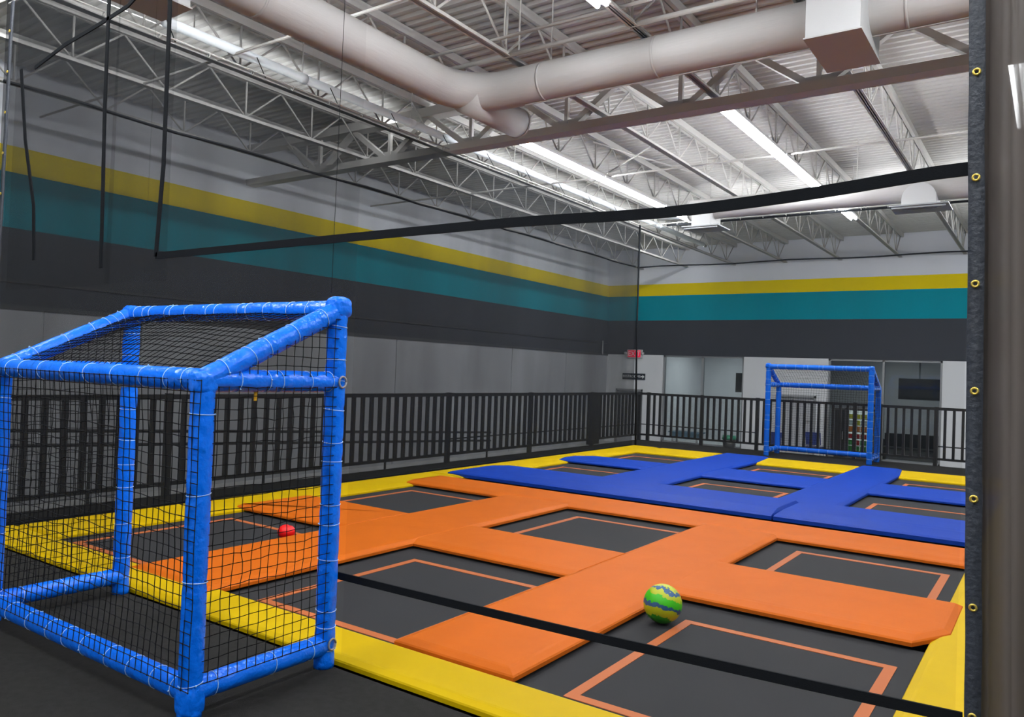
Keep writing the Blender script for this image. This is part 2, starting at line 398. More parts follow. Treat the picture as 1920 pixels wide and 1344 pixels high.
# round pipe along the left wall
PXX, PZ = -7.19, 4.70
t = thing('added_wall_washer', (-7.95, 8, 5.03), 'added light housing hidden among the joists, brightening the striped left wall', 'lamp')  # added lamp, kept out of sight, to brighten the left wall
obj('housing', MB().tube([(-7.95, 3.0, 5.03), (-7.95, 20.5, 5.03)], .040, 14), M['steel'], t, True)
obj('lens', arclens((-7.95, 5.03), 3.05, 20.45, .041, 172, 236), M['wash'], t, label='added glowing lens facing the striped wall')
for y in (5.0, 9.5, 14.0, 18.5): obj('hanger_rod', MB().tube([(-7.95, y, 5.06), (-7.95, y, DZ)], .008, 6), M['steel'], t)
t = thing('roof_pipe', (PXX, 8, PZ), 'long white round pipe running above the left net', 'pipe')
obj('pipe_run', MB().tube([(PXX, 4.2, PZ), (PXX, 18.4, PZ)], .052, 16), M['pipe'], t, True)
for y in (5.9, 7.75, 10.2, 13.0, 15.8):
    obj('coupling', MB().tube([(PXX, y-.05, PZ), (PXX, y+.05, PZ)], .060, 14), M['pipe'], t, True)
    obj('hanger_rod', MB().tube([(PXX, y, PZ+.05), (PXX, y, DZ)], .008, 6), M['steel'], t)

t = thing('added_wall_washer', (-3, 14.62, 4.62), 'long white bar above the back net with an added wall light', 'lamp')  # lamp added to the pale bar, its lens turned away, to brighten the back wall
obj('housing', MB().tube([(-6.7, 14.62, 4.62), (4, 14.62, 4.62)], .045, 16), M['pipe'], t, True)
obj('lens', arclens((14.62, 4.62), -6.65, 3.95, .046, -46, 4, True), M['wash_back'], t, label='added glowing lens facing the back wall')
for x in (-5.6, -3.0, -.4): obj('hanger_rod', MB().tube([(x, 14.62, 4.66), (x, 14.62, DZ)], .008, 6), M['steel'], t)

# ducts
def duct_tube(pts, r, n=28): return MB().tube(pts, r, n)
ZD, RD, DXX, DYY = 4.40, .195, -5.37, 6.68
duct1 = t = thing('air_duct', (DXX, DYY, ZD), 'large white fabric air duct that bends under the near ceiling', 'duct')
Rb = .55; pts = [(DXX, yy*.5, ZD) for yy in range(-9, 13)]
pts = [p for p in pts if p[1] < DYY-Rb-.05]
for k in range(9):
    a = PI/2*k/8; pts.append((DXX+Rb-Rb*math.cos(a), DYY-Rb+Rb*math.sin(a), ZD))
pts += [(x*.5, DYY, ZD) for x in range(-9, 16)]
obj('duct_sleeve', duct_tube(pts, RD), M['duct'], t, True)
obj('stub_outlet', duct_tube([(DXX+.16, DYY-.25, ZD-.09), (DXX+.16, DYY+.74, ZD-.09)], .168), M['duct'], t, True)
obj('stub_cap', MB().tube([(DXX+.16, DYY+.74, ZD-.09), (DXX+.16, DYY+.765, ZD-.09)], .175, 24), M['duct'], t)
for x in (-4.35, -3.1, -1.0, .6): obj('seam_band', MB().tube([(x-.012, DYY, ZD), (x+.012, DYY, ZD)], RD+.004, 28), M['duct'], t, True)
for yy in (1.5, 3.9): obj('seam_band', MB().tube([(DXX, yy-.012, ZD), (DXX, yy+.012, ZD)], RD+.004, 28), M['duct'], t, True)
obj('bottom_seam', MB().tube([(-4.6, DYY, ZD-RD-.004), (7, DYY, ZD-RD-.004)], .006, 6), M['duct'], t)
for x in (-4.3, -2.2, -.2, 2.0): obj('hanger_rod', MB().tube([(x, DYY, ZD+RD-.01), (x, DYY, DZ)], .008, 6), M['steel'], t)
for yy in (1.0, 4.6): obj('hanger_rod', MB().tube([(DXX, yy, ZD+RD-.01), (DXX, yy, DZ)], .008, 6), M['steel'], t)
def plenum(dt, x0, x1, y0, y1, z0, z1, label, plate=0, arch=False):
    b = MB()
    if arch:
        n = 12; xm, hw = (x0+x1)/2, (x1-x0)/2; prof = [(x0, z0), (x1, z0)] + [(xm+hw*math.cos(PI*k/n), z1-hw+hw*math.sin(PI*k/n)) for k in range(n+1)]
        m = len(prof); b.add([(px, y0, pz) for px, pz in prof] + [(px, y1, pz) for px, pz in prof],
              [tuple(range(m)), tuple(range(2*m-1, m-1, -1))] + [(k, m+k, m+(k+1) % m, (k+1) % m) for k in range(m)])
    else: b.box(x0, x1, y0, y1, z0, z1)
    t = obj('diffuser_box', b, M['white'], dt, label=label)
    if plate:
        obj('vent_plate', MB().box(x0-plate, x1+plate, y0-plate*.3, y1+plate*.3, z0-.02, z0), M['alu'], t)
        for k in range(4):
            d = plate*.8 - k*plate*.4
            obj('louver', MB().box(x0-d, x1+d, y0-plate*.3+.03+k*.05, y0-plate*.3+.05+k*.05, z0-.05, z0-.018), M['alu'], t)
    else:
        obj('bottom_plate', MB().box(x0-.012, x1+.012, y0-.012, y1+.012, z0-.012, z0), M['duct'], t)
plenum(duct1, -1.66, -1.26, 6.22, 6.98, 4.10, 4.80, 'large white square diffuser box clamped around the near duct')
plenum(duct1, -5.86, -5.47, 2.6, 3.40, 4.10, 4.62, 'white diffuser box at the top left corner beside the duct')
duct2 = t = thing('air_duct', (-3, 12.95, 4.34), 'straight white round duct crossing the far ceiling behind the black strap', 'duct')
obj('duct_sleeve', duct_tube([(-5.30+k*.5, 12.95, 4.34) for k in range(26)], .175), M['duct'], t, True)
obj('end_cap', MB().tube([(-5.33, 12.95, 4.34), (-5.30, 12.95, 4.34)], .18, 24), M['duct'], t)
for x in (-4.4, -2.6, -.8, 1.2): obj('hanger_rod', MB().tube([(x, 12.95, 4.51), (x, 12.95, DZ)], .008, 6), M['steel'], t)
plenum(duct2, -5.19, -4.86, 12.7, 13.2, 4.02, 4.33, 'small white box vent hanging at the left end of the far duct', .16)
plenum(duct2, -1.93, -1.47, 12.7, 13.2, 4.08, 4.40, 'arched white vent hanging from the far duct at right', .16, True)

# strip lights
def strip_light(x, y0, y1, z, label):
    t = thing('strip_light', (x, (y0+y1)/2, z), label, 'lamp', 'linear strip lights under the roof')
    obj('housing', MB().box(x-.068, x+.068, y0, y1, z+.026, z+.065), M['white'], t)
    for s in (-1, 1):
        obj('light_tube', MB().tube([(x+s*.043, y0+.03, z), (x+s*.043, y1-.03, z)], .021, 8), M['tube'], t)
        obj('end_socket', MB().box(x+s*.043-.03, x+s*.043+.02, y0, y0+.03, z-.02, z+.03), M['white'], t)
    for yy in (y0+.2, y1-.2):
        obj('hanger_wire', MB().tube([(x, yy, z+.06), (x, yy, DZ)], .005, 5), M['steel'], t)
rows = [(-6.10, [(8.72, 11.1), (11.14, 13.5), (13.54, 15.9)], ['first', 'second', 'third']),
        (-3.24, [(8.72, 11.1), (11.14, 13.5), (13.54, 15.95)], ['first', 'second', 'third'])]
for x, segs, nm in rows:
    for (a, b), n in zip(segs, nm):
        strip_light(x, a, b, 4.57, '%s lit strip light from the girder in the %s row' % (n, 'left' if x < -5 else 'right'))
strip_light(-3.24, 3.46, 5.84, 4.57, 'lit strip light peeking in at the top edge of the ceiling')
strip_light(-5.80, 2.75, 5.15, 4.57, 'added strip light hidden behind the near duct, above its left run')  # added where the duct hides it, to light the white pipe and near deck
strip_light(-3.24, -.5, 2.0, 4.57, 'added unseen strip light over the camera end of the room')  # out of view, added for more light on the near goal
strip_light(-6.10, .1, 2.4, 4.57, 'added unseen strip light over the platform left of the camera')  # another out-of-view lamp added to lift the goal's brightness
for x, w in ((-6.10, 'left'), (-3.24, 'middle'), (-.38, 'right')):
    strip_light(x, -4.8, -2.4, 4.57, 'added unseen strip light behind the camera in the %s row' % w)  # extra lamps behind the view, added to light the goal from the camera side
strip_light(-.38, 16.5, 18.9, 4.57, 'added unseen strip light at the far right end by the back wall')  # added beyond the frame to brighten the back wall
for x in (-.38, 2.5):
    for (a, b), n in zip(((-.5, 1.9), (3.46, 5.84), (8.72, 11.1), (13.54, 15.9)), ('nearest', 'second', 'third', 'farthest')):
        strip_light(x, a, b, 4.57, '%s lit strip light in the %s row past the curtain' % (n, 'first' if x < 0 else 'second'))

# ------------------------------------------------------------------ trampoline court
colx = {'left': (-6.15, -5.01), 'middle': (-3.92, -2.77), 'right': (-1.77, -.63)}
holex = {'left': (-6.55, -4.90), 'middle': (-4.27, -2.62), 'right': (-2.10, -.42)}
rowy = [(3.04, 4.45, 2.85, 4.80), (5.50, 6.88, 5.45, 7.25), (8.95, 10.30, 9.0, 10.9), (11.4, 12.72, 11.5, 13.3)]
rown = ['first row from the near goal', 'second row, framed by orange pads', 'third row, framed by blue pads', 'last row before the far goal']
for cn, (a, b) in colx.items():
    for (y0, y1, h0, h1), rn in zip(rowy, rown):
        h = holex[cn]; zb = -.012
        t = thing('trampoline_bed', ((a+b)/2, (y0+y1)/2, zb), 'dark trampoline bed, %s column, %s' % (cn, rn), 'trampoline', 'trampoline beds')
        obj('jump_mat', MB().box(h[0], h[1], h0, h1, zb-.012, zb), M['bed'], t)
        w = .055 if a > -5 else .05
        for q in ((a, b, y1-w, y1), (a, b, y0, y0+w), (a, a+w, y0+w, y1-w), (b-w, b, y0+w, y1-w)):
            obj('outline_tape', MB().box(*q, zb, zb+.003), M['tape'], t)
def chamf(x0, x1, y0, y1, c=(0,0,0,0)):
    """rect, CCW, corner cuts (sw, se, ne, nw) given as (along x, along y)"""
    out = []
    for i, (x, y) in enumerate(((x0,y0),(x1,y0),(x1,y1),(x0,y1))):
        k = c[i]
        if not k: out.append((x, y)); continue
        dx, dy = k if isinstance(k, tuple) else (k, k)
        sx = 1 if x == x0 else -1; sy = 1 if y == y0 else -1
        p, q = (x+sx*dx, y), (x, y+sy*dy)
        out += [q, p] if i in (0, 2) else [p, q]
    return out
def padthing(name, poly, z0, z1, slope, m, label, group):
    xs = [p[0] for p in poly]; ys_ = [p[1] for p in poly]
    mb = MB().pad(poly, z0, z1, slope)
    tag(obj(name, mb, M[m], origin=((min(xs)+max(xs))/2, (min(ys_)+max(ys_))/2, z0)), label, 'pad', group)
OG, BG, YG = 'orange vinyl pads over the springs', 'blue vinyl pads over the springs', 'yellow border pads around the court'
H = .046
# yellow border
padthing('border_pad', chamf(-6.92, .28, 2.64, 2.97), -.010, .034, .04, 'yellow', 'long yellow border pad along the near edge beside the goal', YG)
for (a, b), n in zip(((2.98, 8.00), (8.02, 14.28)), ('beside the orange pads', 'beside the blue pads, into the far corner')):
    padthing('border_pad', chamf(-6.92, -6.32, a, b), -.010, .032, (.03, .16, .03, .05), 'yellow', 'long yellow border pad on the left edge ' + n, YG)
for (a, b), n in zip(((-6.31, -5.01), (-4.36, -2.67), (-2.18, .28)), ('left of the far goal in the corner', 'in front of the far goal mouth', 'right of the far goal')):
    padthing('border_pad', chamf(a, b, 13.2, 14.28), -.010, .032, .06, 'yellow', 'yellow border pad on the far edge ' + n, YG)
for (a, b), n in zip(((2.98, 8.3), (8.4, 13.15)), ('beside the bed nearest the camera', 'hidden behind the black binding')):
    padthing('border_pad', chamf(-.54, .28, a, b), -.010, .032, .05, 'yellow', 'yellow border pad on the right edge ' + n, YG)
# orange  (slopes: south, east, north, west)
E_ = .012
padthing('spring_pad', chamf(-5.02, -4.16, 2.86, 7.16), .008, H+.006, (.05, .06, E_, .06), 'orange', 'long orange pad between left and middle columns, starting behind the goal net', OG)
padthing('spring_pad', chamf(-2.74, -2.00, 2.98, 7.16), .008, H+.006, (.05, .06, E_, .06), 'orange', 'long orange pad between middle and right columns, with the striped ball beside it', OG)
padthing('spring_pad', chamf(-6.46, -4.99, 4.70, 5.60, (.04, 0, 0, .06)), .008, H+.002, (.10, E_, .05, .06), 'orange', 'orange cross pad at far left behind the goal post', OG)
padthing('spring_pad', chamf(-4.23, -2.70, 4.70, 5.57), .008, H+.003, (.11, E_, .05, E_), 'orange', 'orange cross pad in the middle column between two beds', OG)
padthing('spring_pad', chamf(-2.07, -.45, 4.78, 5.80, (0, (.16, .30), .02, 0)), .008, H+.009, (.13, .05, .05, E_), 'orange', 'orange cross pad with a cut corner lying over the right yellow border', OG)
padthing('spring_pad', chamf(-6.48, -.55, 7.10, 7.86, ((.05, .1), 0, 0, (.1, .1))), .008, H+.008, (.15, .03, .13, .06), 'orange', 'longest orange pad lying across the court along the blue pads', OG)
# blue
padthing('spring_pad', chamf(-6.60, -2.345, 8.09, 9.14, (0, 0, 0, (.25, .35))), .008, H+.046, (.36, .03, .05, .16), 'bluepad', 'long blue pad along the orange zone, left of the seam', BG)
padthing('spring_pad', chamf(-2.325, -.55, 8.09, 9.14), .008, H+.046, (.36, .03, .05, .03), 'bluepad', 'long blue pad along the orange zone, right of the seam', BG)
padthing('spring_pad', chamf(-5.00, -4.10, 9.15, 14.22, (0, 0, (.1, .9), 0)), .008, H+.012, (E_, .06, .06, .06), 'bluepad', 'blue pad running toward the far goal, left of its posts', BG)
padthing('spring_pad', chamf(-2.66, -1.93, 9.15, 14.22, (0, 0, (.1, .9), 0)), .008, H+.012, (E_, .06, .06, .06), 'bluepad', 'blue pad running toward the far goal, under its right post', BG)
padthing('spring_pad', chamf(-6.60, -4.98, 10.75, 11.65, ((.1, .3), 0, 0, (.25, .3))), .008, H+.006, (.10, E_, .05, .06), 'bluepad', 'blue cross pad at far left lying over the yellow border', BG)
padthing('spring_pad', chamf(-4.14, -2.62, 10.72, 11.85), .008, H+.006, (.12, E_, .05, E_), 'bluepad', 'blue cross pad in the middle column before the far goal', BG)
padthing('spring_pad', chamf(-1.97, -.55, 10.85, 11.95), .008, H+.006, (.12, .03, .05, E_), 'bluepad', 'blue cross pad at far right by the black binding', BG)

# ------------------------------------------------------------------ goals
TIE = None
def torus(R, r, n=18, m=5):
    vs = []; fs = []
    for i in range(n):
        a = 2*PI*i/n
        for j in range(m):
            b = 2*PI*j/m; rr = R+r*math.cos(b); vs.append((rr*math.cos(a), rr*math.sin(a), r*math.sin(b)))
    for i in range(n):
        for j in range(m): fs.append((i*m+j, ((i+1) % n)*m+j, ((i+1) % n)*m+(j+1) % m, i*m+(j+1) % m))
    return vs, fs
TR = .048
_v, _f = torus(TR*.985, .0018)
_v2, _f2 = torus(.0001, .0042, 6, 6)
TIEMESH = MB().add(_v, _f).add([(a+TR*1.03, b, c) for a, b, c in _v2], _f2).mesh('cable_tie', M['tie'], V((0,0,0)), True)
def sleeve(name, root, p0, p1, ties, seed):
    p0, p1 = V(p0), V(p1); L = (p1-p0).length; n = int(L/.022); d = (p1-p0).normalized()
    pts, rs = [], []
    for i in range(n+1):
        u = i/n; s_ = u*L
        r = TR*(1+.03*noise.noise(V((s_*7, seed*3.1, 0))))
        for tt in ties:
            g = abs(s_-tt*L); r -= .0035*math.exp(-(g/.018)**2)
        pts.append(p0+d*s_); rs.append(r)
    o = obj(name, MB().tube(pts, rs, 20), M['goalblue'], root, True)
    q = d.to_track_quat('Z', 'Y')
    for k, tt in enumerate(ties):
        c = inst('cable_tie', TIEMESH, o, p0+d*(tt*L)-wloc(root), q @ V((0,0,1)).rotation_difference(V((random.uniform(-.10,.10), random.uniform(-.10,.10), 1)).normalized()))
        c.rotation_quaternion = c.rotation_quaternion @ Matrix.Rotation(random.uniform(0, 6.28), 3, 'Z').to_quaternion()
    return o
def wrap(root, c, sx, sy, sz, seed):
    bm = bmesh.new(); bmesh.ops.create_icosphere(bm, subdivisions=4, radius=1)
    mb = MB(); vs = []
    for v in bm.verts:
        p = v.co.copy(); k = 1+.06*noise.noise(p*2.2+V((seed*5, 0, 0)))+.05*noise.noise(V((p.x*6+seed, p.y*6, p.z*3)))+.03*noise.noise(p*11)
        # squarish crumple
        q = V((abs(p.x)**.62*(1 if p.x > 0 else -1), abs(p.y)**.62*(1 if p.y > 0 else -1), abs(p.z)**.62*(1 if p.z > 0 else -1)))
        vs.append(V(c)+V((q.x*sx*k, q.y*sy*k, q.z*sz*k)))
    fs = [tuple(v.index for v in f.verts) for f in bm.faces]; bm.free()
    return obj('corner_wrap', mb.add(vs, fs), M['goalblue'], root, True)
def netpanel(root, O, U, Vv, nu, nv, keep, name, sag=0.0, nrm=None, top=None):
    O, U, Vv = V(O), V(U), V(Vv); nd = {}; N_ = U.cross(Vv).normalized() if nrm is None else V(nrm)
    mb = MB(); cu = U.length/nu
    for i in range(nu+1):
        for j in range(nv+1):
            u, v = i/nu, j/nv
            if not keep(u, v): continue
            e = min(u, 1-u, v, 1-v)*4; e = min(1, e)
            p = O+U*u+Vv*v
            if top: p.z = min(p.z, top(u))
            p += U.normalized()*(noise.noise(V((i*.6, j*.35, 1)))*.22+random.uniform(-.06, .06))*cu*e + Vv.normalized()*(noise.noise(V((i*.35, j*.6, 9)))*.25+random.uniform(-.07, .07))*cu*e
            p += N_*(sag*16*u*(1-u)*v*(1-v) + noise.noise(V((i*.2, j*.2, 3)))*.008)
            nd[i, j] = p
    r = .0021
    def seg(a, b):
        d = (b-a); t = d.normalized(); x = t.orthogonal().normalized(); y_ = t.cross(x)
        ring = [x*r, (x*-.5+y_*.866)*r, (x*-.5-y_*.866)*r]
        mb.add([a+q for q in ring]+[b+q for q in ring], [(0,1,4,3),(1,2,5,4),(2,0,3,5)])
    for (i, j), p in nd.items():
        if (i+1, j) in nd: seg(p, nd[i+1, j])
        if (i, j+1) in nd: seg(p, nd[i, j+1])
        k = .0045
        mb.add([p+V((k,0,0)), p-V((k,0,0)), p+V((0,k,0)), p-V((0,k,0)), p+V((0,0,k)), p-V((0,0,k))],
               [(0,2,4),(2,1,4),(1,3,4),(3,0,4),(2,0,5),(1,2,5),(3,1,5),(0,3,5)])
    return obj(name, mb, M['cord'], root, kind='stuff')
GX, GY = -3.71, 2.575
g = thing('soccer_goal', (GX, GY, 0), 'nearest bright blue padded soccer goal with black net, beside the camera', 'goal', 'padded soccer goals')
hw, dp, zf, zbk, zl = .90, .70, 1.685, 1.345, .105
xl, xr, yf, yb = GX-hw, GX+hw, GY, GY-dp
def rt(n, a=.06, b=.94): return [a+(b-a)*(k+random.uniform(-.25, .25))/(n-1) for k in range(n)]
sleeve('front_post', g, (xr, yf, 0), (xr, yf, zf), [.05, .115, .16, .30, .40, .455, .575, .63, .72, .80, .86, .955], 1)
sleeve('front_post', g, (xl, yf, 0), (xl, yf, zf), [.06, .13, .25, .38, .46, .55, .66, .74, .85, .93], 2)
sleeve('back_post', g, (xr, yb, 0), (xr, yb, zbk), [.10, .40, .66, .90], 3)
sleeve('back_post', g, (xl, yb, 0), (xl, yb, zbk), [.12, .35, .6, .88], 4)
sleeve('front_crossbar', g, (xl, yf, zf), (xr, yf, zf), [.05, .10, .14, .23, .26, .34, .45, .49, .60, .64, .72, .82, .90], 5)
sleeve('back_crossbar', g, (xl, yb, zbk), (xr, yb, zbk), [.08, .16, .27, .40, .52, .65, .78, .88, .95], 6)
sleeve('slanted_bar', g, (xr, yb, zbk), (xr, yf, zf), [.12, .30, .42, .62, .86], 7)
sleeve('slanted_bar', g, (xl, yb, zbk), (xl, yf, zf), [.10, .22, .45, .66, .78, .84, .90], 8)
sleeve('side_bar', g, (xr, yb, zbk), (xr, yf, zbk), [.22, .42, .52, .75, .93], 9)
sleeve('side_bar', g, (xl, yb, zbk), (xl, yf, zbk), [.2, .5, .8], 10)
sleeve('bottom_side_bar', g, (xr, yb, zl), (xr, yf, zl), [.14, .55, .85], 11)
sleeve('bottom_side_bar', g, (xl, yb, zl), (xl, yf, zl), [.2, .5, .82], 12)
sleeve('bottom_back_bar', g, (xl, yb, zl), (xr, yb, zl), [.05, .15, .27, .38, .47, .56, .68, .78, .88, .96], 13)
wrap(g, (xr+.004, yf, zf+.012), .050, .056, .052, 1); wrap(g, (xl, yf, zf+.006), .047, .050, .047, 2)
wrap(g, (xr, yb, zbk-.012), .049, .050, .052, 3); wrap(g, (xl, yb, zbk-.004), .047, .048, .047, 4)
wrap(g, (xr, yb, .072), .050, .050, .070, 5); wrap(g, (xl, yb, .075), .048, .048, .055, 6)
cell = .046
def sidekeep(u, v):
    z = .135+v*(zf-.135); return z < zbk+(zf-zbk)*u+cell
nz = int((zf-.10)/cell)
for x in (xr+.040, xl-.040):
    netpanel(g, (x, yb, .135), (0, dp, 0), (0, 0, zf-.135), int(dp/cell), nz, sidekeep, 'side_net', top=lambda u: zbk+(zf-zbk)*u)
netpanel(g, (xl-.04, yb-.050, .125), (2*hw+.10, 0, 0), (0, 0, zbk-.125), int(1.88/cell), int((zbk-.07)/cell), lambda u, v: True, 'back_net', sag=-.03)
netpanel(g, (xl, yb, zbk+.0), (2*hw, 0, 0), (0, dp, zf-zbk), int(1.8/cell), int(.78/cell), lambda u, v: True, 'roof_net', sag=.05)
obj('hanging_tag', MB().box(xr-.002, xr+.002, yb+.245, yb+.262, zbk-.085, zbk-.045), M['yellowtag'], g)
def bolt_ring(c):
    return obj('eye_bolt', MB().tube([V(c)+V((0.002, .022*math.cos(a_), .026*math.sin(a_))) for a_ in [k*PI/6 for k in range(13)]], .005, 6), M['alu'], g, True)
bolt_ring((xr+.05, yf, zbk)); bolt_ring((xr+.05, yf, zl+.01))
g2 = copy_tree(g); g2.location = (-3.56, 14.93, 0); g2.rotation_euler = (0, 0, PI)
tag(g2, 'far blue padded soccer goal standing at the other end, before the back railing', 'goal', 'padded soccer goals')

# ------------------------------------------------------------------ balls
bm = bmesh.new(); bmesh.ops.create_uvsphere(bm, u_segments=40, v_segments=24, radius=.112)
me = bpy.data.meshes.new('soccer_ball'); bm.to_mesh(me); bm.free(); me.materials.append(M['ball'])
me.polygons.foreach_set('use_smooth', [True]*len(me.polygons))
b = bpy.data.objects.new('soccer_ball', me); COL.objects.link(b); b.location = (-1.855, 4.30, .102); b.rotation_euler = (-.30, .18, .3)
tag(b, 'green, yellow and blue striped ball on the trampoline by the orange pad', 'ball')
bm = bmesh.new(); bmesh.ops.create_uvsphere(bm, u_segments=32, v_segments=20, radius=.072)
for v in bm.verts:
    v.co.z *= .82; d = v.co.x-.02
    v.co *= 1-.10*math.exp(-(d/.012)**2)
me = bpy.data.meshes.new('rubber_ball'); bm.to_mesh(me); bm.free(); me.materials.append(M['red'])
me.polygons.foreach_set('use_smooth', [True]*len(me.polygons))
b = bpy.data.objects.new('rubber_ball', me); COL.objects.link(b); b.location = (-5.13, 4.24, .045); b.rotation_euler = (0, 0, .6)
tag(b, 'small squashed red ball on the trampoline seen through the goal net', 'ball')

# ------------------------------------------------------------------ railings
BAL = MB().box(-.022, .022, -.022, .022, .14, 1.0).mesh('baluster', M['black'])
POST = MB().box(-.032, .032, -.032, .032, 0, 1.06).mesh('rail_post', M['black'])
LX, BY = -7.55, 15.9
t = thing('railing', (LX, 9, 0), 'black metal railing along the left wall with many upright balusters', 'railing')
obj('top_rail', MB().box(LX-.03, LX+.03, .3, BY+.03, 1.0, 1.05), M['black'], t)
obj('bottom_rail', MB().box(LX-.02, LX+.02, .3, BY+.03, .105, .145), M['black'], t)
obj('middle_rail', MB().box(LX-.034, LX-.016, 9.3, BY, .34, .36), M['black'], t)
posts = [.3, 2.4, 4.65, 6.93, 9.22, 11.48, 13.72, 15.87]
for y in posts: inst('rail_post', POST, t, (0, y-9, 0))
obj('wide_post', MB().box(LX-.03, LX+.03, 13.56, 13.98, .02, 1.04), M['black'], t)
for a, b in zip(posts[:-1], posts[1:]):
    n = int((b-a)/.163)
    for k in range(1, n):
        yy = a+(b-a)*k/n
        if 13.5 < yy < 14.0: continue
        inst('baluster', BAL, t, (0, yy-9, 0))
t = thing('railing', (-3, BY, 0), 'black metal railing behind the far goal along the back wall', 'railing')
obj('top_rail', MB().box(LX, 2.6, BY-.03, BY+.03, 1.0, 1.05), M['black'], t)
obj('bottom_rail', MB().box(LX, 2.6, BY-.02, BY+.02, .105, .145), M['black'], t)
obj('middle_rail', MB().box(LX, -4.95, BY+.016, BY+.034, .34, .36), M['black'], t)
obj('middle_rail', MB().box(-1.78, 2.6, BY+.016, BY+.034, .34, .36), M['black'], t)
posts = [-7.35, -6.12, -4.95, -3.1, -2.66, -1.74, .5, 2.6]
for x in posts[:]: inst('rail_post', POST, t, (x+3, 0, 0))
for a, b in zip(posts[:-1], posts[1:]):
    n = max(1, round((b-a)/.136))
    for k in range(1, n): inst('baluster', BAL, t, (a+(b-a)*k/n+3, 0, 0))
# ramp handrail behind the left railing
t = thing('ramp_handrail', (-9, 7, FZ), 'thin black sloping handrail behind the left railing', 'handrail')
def RA(y): return .62-.034*(y-3.4)*1.35
obj('upper_rail', MB().tube([(-9, 2.0, RA(2.0)), (-9, 12.3, RA(12.3))], .02, 8), M['black'], t, True)
obj('lower_rail', MB().tube([(-9, 2.0, RA(2.0)-.16), (-9, 12.3, RA(12.3)-.16)], .02, 8), M['black'], t, True)
for y in (2.2, 4.6, 7.0, 9.4, 12.2): obj('handrail_post', MB().tube([(-9, y, FZ), (-9, y, RA(y))], .02, 8), M['black'], t, True)

# ------------------------------------------------------------------ nets
def sheet(axis, c, a0, a1, z0, z1, amp, n=60, m=16, seed=0, freq=1.1, z1b=None):
    """hanging net sheet: axis 'x' means plane x=c spanned by y; gentle vertical folds"""
    mb = MB(); vs = []; fs = []
    for i in range(n+1):
        a = a0+(a1-a0)*i/n; top = z1 if z1b is None else z1+(z1b-z1)*i/n
        for j in range(m+1):
            z = z0+(top-z0)*j/m
            d = amp*noise.noise(V((a*freq, z*.25, seed)))+amp*.4*noise.noise(V((a*freq*3, z*.2, seed+4)))
            vs.append((c+d, a, z) if axis == 'x' else (a, c+d, z))
    for i in range(n):
        for j in range(m): k = i*(m+1)+j; fs.append((k, k+1, k+m+2, k+m+1))
    return mb.add(vs, fs)
def ring(R, r, n=10, m=5):
    v, f = torus(R, r, n, m); return v, f
HOOK = MB().add(*ring(.022, .006)).mesh('hook', M['rope'], V((0,0,0)), True)
NX, NB = -6.98, 14.36
# left net
t = thing('side_net', (NX, 8.5, 0), 'tall dark mesh net hanging along the left railing', 'net')
obj('net_sheet', sheet('x', NX, 2.75, NB, .02, 4.42, .035, 90, 14, 1), M['net_left'], t, True)
obj('top_cable', MB().tube([(NX, 2.5, 4.47), (NX, NB, 4.47)], .010, 6), M['rope'], t)
obj('middle_cord', MB().tube([(NX, 2.75+k*.5, 3.60+.012*math.sin(k*1.7)) for k in range(24)], .016, 6), M['strap'], t)
obj('bottom_cord', MB().tube([(NX, 2.75, .03), (NX, NB, .03)], .012, 6), M['strap'], t)
obj('top_hem', sheet('x', NX+.004, 2.75, NB, 4.36, 4.43, .03, 60, 2, 1), M['net_dense'], t, True)
y = 3.0
while y < NB-.1:
    inst('hook', HOOK, t, (0, y-8.5, 4.445), (PI/2, 0, 0)); y += .52
y = 4.2
while y < NB:
    obj('tie_line', MB().tube([(NX, y, 4.45), (PXX+.05, y, PZ)], .005, 4), M['cord'], t); y += 1.04
# back net
t = thing('end_net', (-3, NB, 0), 'dark mesh net hanging behind the far goal across the back', 'net')
obj('net_sheet', sheet('y', NB, NX, 2.4, .02, 4.38, .03, 80, 14, 2), M['net_back'], t, True)
obj('top_cable', MB().tube([(NX, NB, 4.45), (2.4, NB, 4.45)], .009, 6), M['rope'], t)
obj('top_hem', MB().box(NX+.6, 2.4, NB-.006, NB+.006, 4.39, 4.43), M['strap'], t)
obj('middle_cord', MB().tube([(NX+k*.5, NB, 3.60+.012*math.sin(k*1.3)) for k in range(19)], .013, 6), M['strap'], t)
obj('corner_rope', MB().tube([(NX+.02, NB, 4.46), (NX+.03, NB-.01, 2.4), (NX+.10, NB-.03, .02)], .020, 8), M['strap'], t, True)
x = NX+.4
while x < 2.3:
    inst('hook', HOOK, t, (x+3, 0, 4.43), (PI/2, 0, PI/2)); x += .42
# near net, open over the goal mouth
NY_ = 2.655
t = thing('near_net', (-3.4, NY_, 0), 'see-through near net with black straps between the camera platform and the court', 'net')
GL, GR = GX-hw-.03, GX+hw+.03
obj('net_sheet', sheet('y', NY_, GR, -.22, .04, 4.10, .006, 20, 8, 3), M['net_clear'], t, True, label='clear single layer of near net right of the goal')
obj('net_sheet', sheet('y', NY_, -6.63, GL, .04, 4.10, .02, 20, 8, 4), M['net_mid'], t, True, label='dimmer near net left of the goal')
obj('net_sheet', sheet('y', NY_, GL, GR, 1.76, 4.10, .012, 16, 8, 5), M['net_mid'], t, True, label='dimmer near net above the goal')
obj('net_fold', sheet('y', NY_+.05, -6.63, -5.15, 1.9, 4.10, .03, 14, 8, 6), M['net_dense'], t, True)
obj('net_fold', sheet('y', NY_+.04, -5.15, -4.47, 1.9, 4.10, .03, 10, 8, 7), M['net_dense'], t, True)
